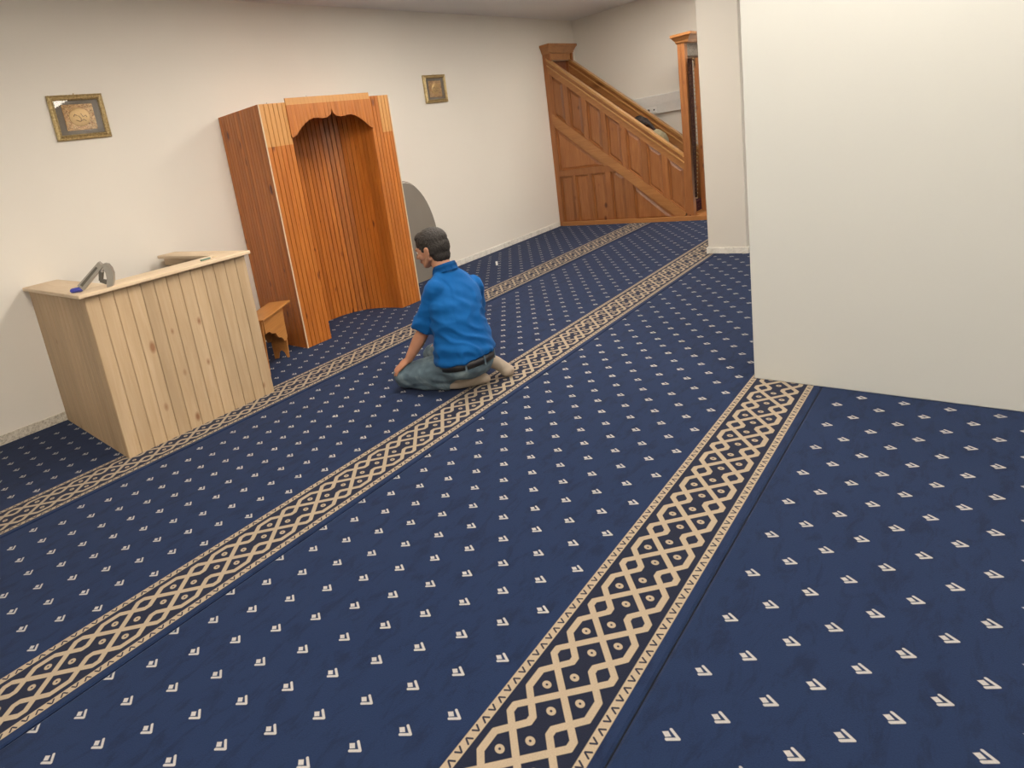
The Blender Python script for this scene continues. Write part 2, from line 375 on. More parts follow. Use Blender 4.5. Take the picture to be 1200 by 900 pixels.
def plaque(x0, x1, z0, z1, label):
    """local: x right, z up, wall at y=0, front toward -y"""
    W_, H_ = x1-x0, z1-z0
    t = thing('framed_plaque', label, 'picture frame', ((x0+x1)/2, YW, (z0+z1)/2), 0, 'framed plaques on the back wall')
    a, c = W_/2, H_/2
    prof = [(0, 0), (0, -.018), (.006, -.022), (.014, -.016), (.022, -.019), (.030, -.026), (.036, -.022), (.040, -.014), (.040, 0)]
    cs = [(-1, -1), (1, -1), (1, 1), (-1, 1)]
    for k in range(4):
        b = BM(); s0, s1 = cs[k], cs[(k+1) % 4]
        A = [b.verts.new((s0[0]*(a-i), j, s0[1]*(c-i))) for i, j in prof]; B = [b.verts.new((s1[0]*(a-i), j, s1[1]*(c-i))) for i, j in prof]
        for i in range(len(prof)-1): b.faces.new((A[i], A[i+1], B[i+1], B[i]))
        b.faces.new(A); b.faces.new(B[::-1]); b.faces.new((A[0], B[0], B[-1], A[-1]))
        new('frame_side', b, GOLD.m, t)
    new('mount', box(BM(), -a+.038, a-.038, -.006, -.001, -c+.038, c-.038), MAT_G, t)
    pa, pc = a*.56, c*.58
    pl = new('relief', box(BM(), -pa, pa, -.011, -.006, -pc, pc, .002), BRONZE.m, t)
    b = BM(); ell(b, (0, -.011, 0), (pa*.70, .006, pc*.72), seg=24); new('medallion', b, BRASS, pl, True)
    b = BM()
    for pts in ([(-.3, -.2), (-.05, -.32), (.2, -.18), (.35, -.3)], [(-.1, .1), (.05, -.1), (.0, -.3)], [(.1, .25), (.2, 0), (.4, .1), (.45, -.05)], [(-.4, .05), (-.3, .2), (-.15, .1)]):
        tube(b, [(p[0]*pa, -.0165, p[1]*pc*1.1) for p in pts], .0028, 6)
    new('script', b, DKREL, pl)
    b = BM()
    for sx_ in (-1, 1):
        for sz in (-1, 1):
            for q in range(3):
                pts = []
                for k in range(8):
                    an = k*.75; rr = pa*.20*(1-k/10)
                    pts.append((sx_*(pa*(.82-.3*q*(q == 1)-.0)-rr*math.cos(an)*.6), -.0125, sz*(pc*(.80-.35*(q == 2))-rr*math.sin(an)*.7)))
                tube(b, pts, .0022, 5)
    new('scrollwork', b, GOLD.m, pl)['kind'] = 'stuff'
    new('glass', box(BM(), -a+.039, a-.039, -.0205, -.0195, -c+.039, c-.039), gl.m, t)
    b = BM(); tube(b, [(0, -.002, c-.002), (0, -.004, c+.012)], .004, 8); new('hook', b, GOLD.m, t)
    return t
plaque(1.500, 1.895, 2.017, 2.342, 'gold framed bronze relief plaque high on the wall above the pale counter')
plaque(5.645, 6.055, 2.037, 2.362, 'gold framed bronze relief plaque between the orange wooden niche and the stepped pulpit')

# ------------------------------------------------------------ pale pine counter
ct = thing('wooden_counter', 'U-shaped counter of unvarnished pale pine planks standing against the wall on the left', 'counter', (1.03, 3.64, 0))
o_ = V((1.03, 3.64, 0))
CW, CD, CH, PT = 1.075, 1.205, 1.018, .018     # width, depth, height below the top
def plank_mesh(w_, h_, t_, r=.003):
    b = BM(); prism(b, [(0, t_), (0, r), (r, 0), (w_-r, 0), (w_, r), (w_, t_)], 2, 0, h_); return b
def plank_row(parent, start, direction, normal_rz, n, w_, h_, t_, mat, name='plank', r=.003, gap=.0015):
    me = None
    for k in range(n):
        if me is None:
            o = new(name, plank_mesh(w_-gap, h_, t_, r), mat, parent); me = o.data
        else: o = link(name, me, parent)
        p = V(start)+V(direction)*w_*k; o.location = p; o.rotation_euler = (0, 0, normal_rz)
n1 = 13; plank_row(ct, (0, 0, 0), (1, 0, 0), 0, n1, CW/n1, CH, PT, PINE, r=.0045, gap=.002)
n2 = 14; plank_row(ct, (0, CD, 0), (0, -1, 0), -math.pi/2, n2, (CD-.002)/n2, CH, PT, PINE)
plank_row(ct, (CW, PT, 0), (0, 1, 0), math.pi/2, n2, (CD-.02)/n2, CH, PT, PINE)
new('frame_batten', box(BM(), PT, CW-PT, PT, PT+.04, CH-.07, CH-.001), PINE_X, ct)
new('frame_batten', box(BM(), PT, CW-PT, PT, PT+.04, .05, .12), PINE_X, ct)
new('frame_batten', box(BM(), PT, PT+.04, PT+.04, CD-.02, CH-.07, CH-.001), PINE_Y, ct)
new('frame_batten', box(BM(), CW-PT-.04, CW-PT, PT+.04, CD-.02, CH-.07, CH-.001), PINE_Y, ct)
new('frame_batten', box(BM(), CW-PT-.035, CW-PT, PT+.04, PT+.08, 0, CH-.07), PINE, ct)
new('frame_batten', box(BM(), PT, PT+.035, PT+.04, PT+.08, 0, CH-.07), PINE, ct)
new('countertop', box(BM(), -.035, CW+.03, -.035, .235, CH, CH+.024, .004), PINE_X, ct)
new('countertop', box(BM(), -.035, .20, .237, CD-.005, CH, CH+.024, .004), PINE_Y, ct)
new('countertop', box(BM(), CW-.13, CW+.03, .237, CD-.07, CH, CH+.024, .004), PINE_Y, ct)

# hand tool on the counter (grey clamp-like tool with blue grip)
ZT = CH+.024
STEEL = plain('brushed_steel', (.42, .40, .36), .38, .75, (60, .2)); BLUE = plain('blue_grip', (.05, .06, .38), .45)
DSTEEL = plain('dark_steel', (.16, .15, .13), .5, .6)
tl = thing('clamping_tool', 'grey steel clamping hand tool with blue grip lying on the pale counter corner', 'tool', (1.122, 3.685, ZT), math.radians(-42))
def bar(bm, p0, p1, w0, w1, th):   # in local xz, thickness in y
    p0, p1 = V((p0[0], p0[1])), V((p1[0], p1[1])); t_ = (p1-p0).normalized(); n_ = V((-t_.y, t_.x))
    prism(bm, [tuple(p0+n_*w0), tuple(p0-n_*w0), tuple(p1-n_*w1), tuple(p1+n_*w1)], 1, -th, th)
b = BM(); bar(b, (-.080, .024), (.072, .142), .022, .018, .014); new('arm', b, STEEL, tl)
b = BM(); bar(b, (-.070, .036), (.045, .126), .008, .006, .0165); new('channel', b, DSTEEL, tl)
b = BM(); prism(b, [(.078, .138), (.094, .143), (.112, .134), (.124, .110), (.128, .078), (.120, .038), (.104, .004), (.070, .0), (.074, .020), (.082, .052), (.084, .085), (.078, .11)], 1, -.012, .012); new('jaw', b, STEEL, tl)
b = BM(); bar(b, (.060, .105), (.042, .045), .012, .009, .011); bar(b, (.040, .046), (.074, .030), .009, .012, .011); new('lever', b, DSTEEL, tl)
for p in ((.066, .134), (.070, .100)):
    b = BM(); tube(b, [(p[0], -.019, p[1]), (p[0], .019, p[1])], .008, 10); new('rivet', b, STEEL, tl)
b = BM(); cap(b, (-.085, 0, .016), (-.135, 0, .015), .015, .014); new('grip', b, BLUE, tl, True)
# small green eraser-like item
gi = new('glue_stick', box(BM(), -.036, .036, -.009, .009, 0, .012, .003), plain('grey_green', (.16, .24, .19), .5))
gi.location = (1.845, 3.70, ZT); gi.rotation_euler = (0, 0, math.radians(2)); tag(gi, 'small grey-green stick lying on the counter top near its right end', 'stick')
gi = new('pencil_stub', box(BM(), -.018, .018, -.003, .003, 0, .005, .001), plain('cream_stub', (.7, .55, .34), .6))
gi.location = (1.93, 3.735, ZT); gi.rotation_euler = (0, 0, math.radians(25)); tag(gi, 'tiny pale wooden offcut beside the grey-green stick on the counter', 'offcut')

# ------------------------------------------------------------ prayer niche (mihrab)
MX0, MX1, MY0, MH = 2.848, 4.352, 4.215, 2.085
nb = thing('prayer_niche', 'tall orange varnished pine prayer niche with scalloped arch against the wall', 'prayer niche', (MX0, MY0, 0))
def N(x, y, z=0): return (x-MX0, y-MY0, z)
def slat(parent, x0, y0, x1, y1, zb0, zb1, zt, t_, mat, name='slat'):
    """vertical slat from plan point 0 to 1, front on the right-hand side when walking 0->1 ; bottom may slope"""
    p0, p1 = V((x0, y0)), V((x1, y1)); tt = (p1-p0); L = tt.length; tt.normalize(); n_ = V((-tt.y, tt.x))
    g = min(.0045, L*.13); b = BM()
    # n_ points to the back (left of walking direction)
    prof = [(0.001, t_), (0.001, g*1.8), (g, 0), (L-g, 0), (L-.001, g*1.8), (L-.001, t_)]
    mid = p0.copy()
    lo = [b.verts.new((tt.x*s+n_.x*q, tt.y*s+n_.y*q, zb0+(zb1-zb0)*s/L)) for s, q in prof]
    hi = [b.verts.new((tt.x*s+n_.x*q, tt.y*s+n_.y*q, zt)) for s, q in prof]
    k = len(prof); b.faces.new(lo[::-1]); b.faces.new(hi)
    for i in range(k): b.faces.new((lo[i], lo[(i+1) % k], hi[(i+1) % k], hi[i]))
    o = new(name, b, mat, parent); o.location = (x0, y0, 0); return o
def slats(parent, p0, p1, n, zt, mat, t_=.014, zb=lambda s: 0.0):
    p0, p1 = V(p0), V(p1)
    for k in range(n):
        a, c = p0.lerp(p1, k/n), p0.lerp(p1, (k+1)/n)
        slat(parent, a.x, a.y, c.x, c.y, zb(k/n), zb((k+1)/n), zt, t_, mat)
# left flank (walk from wall to front)
slats(nb, N(MX0, YW-.004)[:2], N(MX0, MY0+.0)[:2], 15, MH, ORANGE)
slats(nb, N(MX1, MY0)[:2], N(MX1, YW-.004)[:2], 15, MH, ORANGE)
slats(nb, N(MX0+.012, MY0)[:2], N(3.130, MY0)[:2], 6, MH, ORANGE_P)
slats(nb, N(4.075, MY0)[:2], N(4.21, MY0)[:2], 3, MH, ORANGE)
slats(nb, N(4.21, MY0)[:2], N(MX1-.012, MY0)[:2], 3, MH, ORANGE_P)
for x in (MX0, MX1-.010): new('edge_strip', box(BM(), *(x-MX0, x-MX0+.010), -.007, 0, 0, MH-.002, .001), PALE, nb)
# header with scalloped arch, standing proud of the posts
arch = [(3.118, 1.792), (3.150, 1.800), (3.182, 1.820), (3.215, 1.850), (3.250, 1.878), (3.290, 1.903), (3.335, 1.925), (3.385, 1.937), (3.435, 1.935), (3.480, 1.928), (3.530, 1.930), (3.565, 1.943), (3.590, 1.965), (3.602, 2.005)]
full = arch + [(7.204-x, z) for x, z in arch[::-1][1:]]
def az(x):
    for a, c in zip(full, full[1:]):
        if a[0] <= x <= c[0]: return a[1]+(c[1]-a[1])*(x-a[0])/(c[0]-a[0])
    return full[0][1]
hx0, hx1, nh = 3.118, 4.086, 24
for k in range(nh):
    a, c = hx0+(hx1-hx0)*k/nh, hx0+(hx1-hx0)*(k+1)/nh
    xs = sorted({a, c} | {p[0] for p in full if a < p[0] < c}); g = .003
    pts = [(x, az(x)) for x in xs]; b = BM()
    pts[0] = (a+.0005, pts[0][1]); pts[-1] = (c-.0005, pts[-1][1])
    poly = pts + [(c-.0005, MH+.032), (a+.0005, MH+.032)]
    prism(b, [(p[0]-MX0, p[1]) for p in poly], 1, -.016, -.001)
    for v in b.verts:
        if v.co.y < -.01:
            if abs(v.co.x-(a+.0005-MX0)) < 1e-4: v.co.y += .003
            if abs(v.co.x-(c-.0005-MX0)) < 1e-4: v.co.y += .003
    new('header_slat', b, ORANGE_H, nb)
# curved interior
niche = [(3.130, 4.228), (3.140, 4.33), (3.175, 4.47), (3.245, 4.60), (3.36, 4.685), (3.50, 4.725), (3.602, 4.73), (3.70, 4.725), (3.84, 4.685), (3.955, 4.60), (4.03, 4.47), (4.063, 4.33), (4.073, 4.228)]
# walk left front -> back -> right front : front side must face inside (right-hand)
L_ = [0]
for a, c in zip(niche, niche[1:]): L_.append(L_[-1]+(V(c)-V(a)).length)
def at(s):
    for i in range(len(L_)-1):
        if s <= L_[i+1]+1e-9:
            return V(niche[i]).lerp(V(niche[i+1]), (s-L_[i])/(L_[i+1]-L_[i]))
    return V(niche[-1])
nn_ = 34
for k in range(nn_):
    a, c = at(L_[-1]*k/nn_), at(L_[-1]*(k+1)/nn_)
    slat(nb, a.x-MX0, a.y-MY0, c.x-MX0, c.y-MY0, 0, 0, MH-.02, .012, ORANGE)
new('ceiling_board', box(BM(), .014, MX1-MX0-.014, .014, YW-MY0-.02, MH-.019, MH-.004), ORANGE, nb)
new('back_board', box(BM(), .014, MX1-MX0-.014, YW-MY0-.02, YW-MY0-.006, 0, MH-.02), ORANGE, nb)
for x in (.10, .52, 1.01):   # nail tips / splinters along the top edge
    b = BM(); tube(b, [(x, -.003+.02, MH-.004), (x+.004, .015, MH+.012 if x != .52 else MH+.045)], .0018, 5); new('nail', b, DSTEEL, nb)

# ------------------------------------------------------------ grey arched board leaning behind the niche
GREY = NT('grey_laminate'); co = GREY.obj(); GREY.col(GREY.mix(GREY.noise(co, 3, 2), (.20, .18, .155, 1), (.25, .225, .195, 1))); GREY.set(Roughness=.45)
ab = thing('arched_board', 'grey round-topped board with white rim leaning on the wall beside the orange niche', 'board', (4.98, YW-.07, 0))
def arch_poly(W_, H_, sh):
    pts = [(-W_, 0), (W_, 0)]
    for k in range(0, 25):
        a = math.pi*k/24; pts.append((W_*math.cos(a)*(1 if True else 1), sh+(H_-sh)*math.sin(a)))
    return pts
ap = arch_poly(.46, 1.185, .46)
b = BM(); prism(b, ap, 1, 0, .018); o = new('panel', b, GREY.m, ab); 
b = BM(); prism(b, [(x*1.022, z*1.010) for x, z in ap], 1, .0182, .026); rim = new('rim', b, PALE, ab); rim.data.materials[0] = plain('white_rim', (.75, .72, .66), .5)
b = BM(); prism(b, [(x*1.035, z*1.018) for x, z in ap], 1, .0262, .036); new('backing', b, plain('brown_backing', (.12, .07, .05), .6), ab)
for c_ in ab.children: c_.rotation_euler = (math.radians(-1.2), 0, 0)

# ------------------------------------------------------------ low wooden stool between counter and niche
ang = math.atan2(4.251-3.937, 2.797-2.319)
A_ = V((2.790, 4.243)); ux = V((math.cos(ang), math.sin(ang))); 
st = thing('low_stool', 'low honey-coloured wooden stool with scalloped apron between the pale counter and the orange niche', 'stool', (A_.x, A_.y, 0), ang)
# local: x from -len..0 along AB, y back
SL, SD, SH = .585, .20, .46
new('seat', box(BM(), -SL, 0, 0, SD, SH-.018, SH, .004), HONEY, st)
def leg_poly(): return [(0.045, 0), (.06, 0), (.075, .05), (.10, .07), (.125, .05), (.14, 0), (.175, 0), (.18, SH-.018), (.018, SH-.018)]
for x in (-.165, -SL+.004):
    b = BM(); prism(b, leg_poly(), 0, x, x+.018); new('leg', b, HONEY, st)
sc_ap = [(-SL+.032, SH-.019), (-.165, SH-.019), (-.165, .185), (-.20, .165), (-.24, .17), (-.262, .20), (-.29, .222), (-.325, .228), (-.35, .25), (-.375, .285), (-.41, .295), (-.44, .30), (-.47, .325), (-.50, .335), (-SL+.032, .335)]
b = BM(); prism(b, sc_ap, 1, .018, .034); new('apron', b, HONEY, st)
b = BM(); prism(b, sc_ap, 1, .155, .171); new('apron', b, HONEY, st)

# ------------------------------------------------------------ minbar (stepped pulpit)
XN = 8.40
mb = thing('stepped_pulpit', 'tall stepped wooden pulpit with panelled sides, sloping handrails and canopied posts by the far wall', 'pulpit', (XN, 2.70, 0))
OY = 2.70
T = lambda y: .874+.89*(y-2.962)
PTL = lambda y: .684+.89*(y-2.982)
PBL = lambda y: .110+.889*(y-2.992)
SU = lambda y: .078+.881*(y-2.979)
SLo = lambda y: .028+.885*(y-3.072)
def mp(name, poly, x0, x1, mat=None):
    b = BM(); prism(b, [(y-OY, z) for y, z in poly], 0, x0, x1); return new(name, b, mat or MINB, mb)
def panel(poly, xf, flip=1):
    """recessed raised-and-fielded panel; poly (y,z) CCW or CW; xf face x; flip=1 faces -x"""
    c = V((sum(p[0] for p in poly)/len(poly), sum(p[1] for p in poly)/len(poly)))
    def inset(d_):
        # inset polygon by moving each edge inward
        n = len(poly); P = [V(p) for p in poly]; out = []
        area = sum(P[i].x*P[(i+1) % n].y-P[(i+1) % n].x*P[i].y for i in range(n)); s = 1 if area > 0 else -1
        for i in range(n):
            a, b_, c_ = P[i-1], P[i], P[(i+1) % n]
            e1, e2 = (b_-a).normalized(), (c_-b_).normalized()
            n1_, n2_ = V((-e1.y, e1.x))*s, V((-e2.y, e2.x))*s
            k = (n1_+n2_); out.append(b_+k*(d_/(1+n1_.dot(n2_))))
        return out
    b = BM(); rings = []
    for d_, x in ((0, .030), (.003, .026), (.003, .010), (.012, .007), (.020, .024), (.046, .012)):
        rings.append([b.verts.new((xf+flip*x, p.x-OY, p.y)) for p in inset(d_)])
    n = len(poly)
    for A, B in zip(rings, rings[1:]):
        for i in range(n): b.faces.new((A[i], A[(i+1) % n], B[(i+1) % n], B[i]))
    b.faces.new(rings[-1]); b.faces.new(rings[0][::-1])
    return new('panel', b, MINB, mb)
RAILTOP = wood('handrail_wood_lit', (.60, .32, .115), (.50, .25, .08), (.3, .12, .04), axis=1, rough=.3, var=.04, knots=.7, coat=.4)  # paler than the rails: bright top-edge highlight put into the wood colour
def side(x0, flip):
    """x0: outer face; the side is 50 mm thick going in direction flip"""
    xa, xb = (x0, x0+.05*flip) if flip > 0 else (x0+.05*flip, x0)
    ya, yb = 2.97, 4.80
    mp('handrail', [(ya, T(ya)-.035), (yb, T(yb)-.035), (yb, T(yb)), (ya, T(ya))], xa-.018, xb+.018, RAILTOP)
    mp('moulding', [(ya, T(ya)-.115), (yb, T(yb)-.115), (yb, T(yb)-.095), (ya, T(ya)-.095)], xa-.010, xb+.010, RAILTOP)
    mp('rail', [(ya, PTL(ya)), (yb, PTL(yb)), (yb, T(yb)-.036), (ya, T(ya)-.036)], xa, xb, MINB_Y)
    mp('stringer', [(2.985, SU(2.985)), (3.03, .03), (3.075, .03), (yb, SLo(yb)), (yb, PBL(yb)), (2.985, PBL(2.985))], xa-.008, xb, MINB_Y)
    cen = [3.083+.267*k for k in range(7)]; hw = .098
    for c in cen:
        a, b_ = c-hw, c+hw
        panel([(a, PBL(a)), (b_, PBL(b_)), (b_, PTL(b_)), (a, PTL(a))], xa if flip > 0 else xb, flip)
    gaps = [(2.97, cen[0]-hw)]+[(cen[k]+hw, cen[k+1]-hw) for k in range(6)]+[(cen[6]+hw, yb)]
    for a, b_ in gaps:
        if b_-a > .004: mp('stile', [(a, PBL(a)), (b_, PBL(b_)), (b_, PTL(b_)), (a, PTL(a))], xa+.001, xb-.001)
    # lower part
    mp('cross_rail', [(3.89, .76), (yb, .76), (yb, .85), (3.995, .85)], xa+.0005, xb)
    mp('bottom_rail', [(3.075, .0), (yb, .0), (yb, .03), (3.075, .03)], xa+.0005, xb, MINB_Y)
    panel([(4.775, .85), (4.06, .85), (4.775, SLo(4.775)-.03)], xa if flip > 0 else xb, flip)
    mp('stile', [(4.775, .85), (yb, .85), (yb, SLo(yb)), (4.775, SLo(4.775))], xa+.001, xb-.001)
    b = BM(); prism(b, [(3.995-OY, .85), (4.06-OY, .85), (4.775-OY, SLo(4.775)-.03), (4.775-OY, SLo(4.775))], 0, xa+.001, xb-.001); new('rail', b, MINB_Y, mb)
    low = [4.675-.255*k for k in range(3)]; hl = .108
    ed = yb
    for c in low:
        panel([(c-hl, .03), (c+hl, .03), (c+hl, .76), (c-hl, .76)], xa if flip > 0 else xb, flip)
        mp('stile', [(c+hl, .03), (ed, .03), (ed, .76), (c+hl, .76)], xa+.001, xb-.001); ed = c-hl
    a0, a1 = 3.785, 3.985
    panel([(a0, .03), (a1, .03), (a1, .76), (3.90, .76), (a0, SLo(a0))], xa if flip > 0 else xb, flip)
    mp('stile', [(a1, .03), (ed, .03), (ed, .76), (a1, .76)], xa+.001, xb-.001)
    mp('stile', [(3.665, .03), (a0, .03), (a0, SLo(a0)), (3.665, SLo(3.665))], xa+.001, xb-.001)
    panel([(3.13, .03), (3.665, .03), (3.665, SLo(3.665)-.01)], xa if flip > 0 else xb, flip)
    mp('stile', [(3.075, .03), (3.13, .03), (3.665, SLo(3.665)-.01), (3.665, SLo(3.665))], xa+.001, xb-.001)
side(0.0, 1)
side(.66, 1)
# posts and canopies
mp('front_post', [(2.885, 0), (2.97, 0), (2.97, 2.27), (2.885, 2.27)], 0, .095)
new('post_bead', box(BM(), -.006, 0, 2.912-OY, 2.935-OY, .08, 2.25, .002), MINB, mb)
mp('front_post', [(2.845, 0), (2.97, 0), (2.97, 2.27), (2.845, 2.27)], .62, .74)
mp('gate_jamb', [(2.87, .07), (2.92, .07), (2.92, 2.07), (2.87, 2.07)], .405, .44)
mp('back_post', [(4.80, 0), (4.858, 0), (4.858, 2.57), (4.80, 2.57)], 0, .075)
mp('back_post', [(4.7405, 1.6), (4.799, 1.6), (4.799, 2.57), (4.7405, 2.57)], .006, .044)
mp('back_post', [(4.80, 0), (4.858, 0), (4.858, 2.57), (4.80, 2.57)], .64, .715)
mp('back_post', [(4.7405, 1.6), (4.799, 1.6), (4.799, 2.57), (4.7405, 2.57)], .666, .704)
mp('back_header', [(4.765, 2.48), (4.80, 2.48), (4.80, 2.57), (4.765, 2.57)], .05, .65, MINB_Y)
bpn = mp('back_panel', [(4.835, 1.4), (4.850, 1.4), (4.850, 2.48), (4.835, 2.48)], .075, .64, wood('burl_panel', (.30, .11, .04), (.16, .05, .03), (.07, .02, .02), var=.05, knots=3))
new('light_strip', box(BM(), .06, .64, 4.79-OY, 4.80-OY, 2.470, 2.479), PALE, mb)
def crown(x0, x1, y0, y1, z0, z1, mat=MINB_Y):
    b = BM(); rr = []
    for ex, z in ((0, z0), (.012, z0+.02), (.012, z0+.03), (.04, z1-.045), (.055, z1-.03), (.055, z1)):
        rr.append([b.verts.new(p) for p in ((x0-ex, y0-ex-OY, z), (x1+ex, y0-ex-OY, z), (x1+ex, min(y1+ex, YW-.003)-OY, z), (x0-ex, min(y1+ex, YW-.003)-OY, z))])
    for A, B in zip(rr, rr[1:]):
        for i in range(4): b.faces.new((A[i], A[(i+1) % 4], B[(i+1) % 4], B[i]))
    b.faces.new(rr[0][::-1]); b.faces.new(rr[-1]); return new('crown', b, mat, mb)
crown(-.005, .72, 4.755, 4.86, 2.57, 2.70)
crown(-.005, .745, 2.84, 2.975, 2.255, 2.372)
# gate arch: grey inscribed lintel panel and carved brackets
GLINT = NT('grey_lintel'); co = GLINT.obj(); nz_ = GLINT.noise(co, 45, 4, .6)
GLINT.col(GLINT.ramp(nz_, [(.35, (.16, .14, .12)), (.6, (.30, .27, .23))])); GLINT.set(Roughness=.5)
new('lintel_panel', box(BM(), .0955, .62, 2.885-OY, 2.900-OY, 2.10, 2.255), GLINT.m, mb)
b = BM(); pts = [(.12, 2.10), (.62, 2.10), (.62, 1.98)]
arc = []
for k in range(13):
    a = math.pi*k/12; arc.append((.26+.14*math.cos(a)*1.0, 1.975+.085*math.sin(a)+(.012 if k % 3 == 0 else 0)))
poly = [(.62, 2.099), (.62, 1.95), (.402, 1.95)]+arc+[(.118, 1.95), (.1205, 2.099)]
prism(b, poly, 1, 2.8995-OY, 2.912-OY); new('arch_fretwork', b, plain('dark_wood', (.14, .07, .03), .5), mb)
# plinth and carpeted steps
RED = NT('red_stair_carpet'); co = RED.obj(); n1_ = RED.noise(co, 60, 3, .6)
RED.col(RED.ramp(n1_, [(.40, (.035, .006, .010)), (.60, (.095, .015, .025)), (.72, (.28, .14, .10))])); RED.set(Roughness=.95)
new('plinth', box(BM(), -.03, .0, 2.60-OY, 4.80-OY, 0, .062, .003), MINB_Y, mb)
new('plinth', box(BM(), .0, .74, 2.60-OY, 2.84-OY, 0, .062, .003), MINB_Y, mb)
nst = 8; y0_ = 2.985; run = .215; 
for k in range(nst):
    ya = y0_+run*k; yb_ = ya+run if k < nst-1 else 4.79; zt = .20+.19*k
    zb_ = 0 if k == 0 else zt-.215
    s_ = new('step', box(BM(), .052, .648, ya-OY, yb_-OY, zb_, zt-.008), MINB, mb)
    b = BM(); prism(b, [(ya-.012-OY, zb_ if k == 0 else zt-.19), (ya-.001-OY, zb_ if k == 0 else zt-.19), (ya-.001-OY, zt-.008), (yb_-.013-OY, zt-.008), (yb_-.013-OY, zt), (ya-.006-OY, zt), (ya-.012-OY, zt-.006)], 0, .056, .644)
    new('stair_carpet', b, RED.m, s_)
new('threshold', box(BM(), .12, .62, 2.845-OY, 2.97-OY, 0, .06, .002), MINB_Y, mb)
# curtain tied back at the near post
CUR = NT('brocade_curtain'); co = CUR.obj(); n1_ = CUR.noise(co, 70, 4, .7)
CUR.col(CUR.ramp(n1_, [(.4, (.03, .008, .006)), (.55, (.10, .03, .018)), (.72, (.35, .22, .10))])); CUR.set(Roughness=.8)
cu = thing('curtain', 'narrow brown brocade curtain with gold beaded fringe hanging in the pulpit gateway', 'curtain', (XN+.012, 2.858, .30))
b = BM(); zs = [1.76-k*.1035 for k in range(18)]
rows = []
for j, z in enumerate(zs):
    q = j/17; wd = .165-.045*q-.08*max(0, q-.55)/.45; row = []
    for k in range(13):
        u_ = k/12; row.append(b.verts.new((.004+u_*wd, .010*math.sin(u_*15+q), z)))
    rows.append((row, wd))
for (A, _), (B, _) in zip(rows, rows[1:]):
    for k in range(12): b.faces.new((A[k], A[k+1], B[k+1], B[k]))
bmesh.ops.solidify(b, geom=b.faces[:], thickness=.003)
new('drape', b, CUR.m, cu, True)
b = BM()
for j in range(len(rows)-1):
    for h_ in (0, .5):
        z = zs[j]-.1*h_; wd = rows[j][1]*(1-h_)+rows[j+1][1]*h_
        bmesh.ops.create_icosphere(b, subdivisions=1, radius=.0085, matrix=Matrix.Translation((.006+wd, -.008, z)))
o = new('beaded_fringe', b, plain('gold_beads', (.62, .46, .22), .4, .3), cu); o['kind'] = 'stuff'
b = BM(); cap(b, (.04, 0, -.01), (.04, 0, .05), .012, .006, 8); new('tassel', b, plain('tassel', (.6, .45, .25), .7), cu)

# ------------------------------------------------------------ cable trunking on the right wall
tr = thing('cable_trunking', 'wide white plastic cable trunking with sockets on the far wall behind the pulpit', 'cable trunking', (XR, 3.3, 1.58))
new('base', box(BM(), -.055, 0, -1.0, 1.50, -.135, .135, .003), WHITE_PL, tr)
new('cover', box(BM(), -.060, -.0552, -1.0, 1.50, .01, .128, .001), WHITE_PL, tr)
new('cover', box(BM(), -.060, -.0552, -1.0, .34, -.128, .004, .001), WHITE_PL, tr)
for y in (.455, .375):
    s_ = new('socket', box(BM(), -.064, -.0552, y-.037, y+.037, -.11, -.03, .004), plain('socket_white', (.85, .85, .83), .3), tr)
    b = BM(); tube(b, [(-.0648, y, -.07), (-.062, y, -.07)], .02 if y > .4 else .011, 14); new('socket_well', b, plain('socket_dark', (.12, .12, .12) if y > .4 else (.03, .03, .03), .5), s_)

# small white slip on the carpet
ws = new('paper_slip', box(BM(), -.012, .012, -.002, .002, 0, .05, .001), plain('paper', (.9, .9, .88), .6)); ws.location = (5.86, 4.30, 0.0); ws.rotation_euler = (0, 0, math.radians(-45))
tag(ws, 'small white folded card standing on the blue carpet behind the kneeling man', 'card')
# ------------------------------------------------------------ PEOPLE
def skin_mat(name, c):
    t = NT(name); co = t.obj(); n1 = t.noise(co, 18, 3)
    t.col(t.mix(n1, tuple(x*.85 for x in c)+(1,), tuple(min(1, x*1.08) for x in c)+(1,))); t.set(Roughness=.5)
    t.b.inputs['Subsurface Weight'].default_value = .08; t.b.inputs['Subsurface Radius'].default_value = (.01, .004, .002); t.bump(t.noise(co, 300, 2), .1, .001); return t.m
def cloth_mat(name, c, amp=.5, sc_=14, fine=420, dark=.8):
    t = NT(name); co = t.obj(); n1 = t.noise(co, sc_, 3, .5, .6); n2 = t.noise(co, fine, 2)
    t.col(t.mix(n1, tuple(x*dark for x in c)+(1,), tuple(min(1, x*1.1) for x in c)+(1,))); t.set(Roughness=.85)
    t.b.inputs['Sheen Weight'].default_value = .03; t.b.inputs['Specular IOR Level'].default_value = .2
    t.bump(t.math('ADD', n1, t.math('MULTIPLY', n2, .08)), amp, .006); return t.m
SKIN = skin_mat('skin', (.44, .215, .13))
SHIRT = cloth_mat('blue_shirt', (.0015, .085, .29), .35, 9, dark=.85)
def jeans_mat():
    t = NT('washed_denim'); co = t.obj(); n1 = t.noise(co, 7, 3, .6, .4); n2 = t.noise(co, 500, 2)
    c = t.ramp(n1, [(.35, (.035, .062, .090)), (.52, (.072, .118, .155)), (.68, (.18, .24, .27))])
    t.col(t.mix(t.math('MULTIPLY', n2, .3), c, (.2, .26, .28, 1))); t.set(Roughness=.9); t.bump(n1, .3, .006); return t.m
JEANS = jeans_mat()
SOCK = cloth_mat('beige_sock', (.36, .30, .24), .3, 20, 300)
BELT = plain('black_leather', (.012, .012, .014), .45, 0, (80, .2))
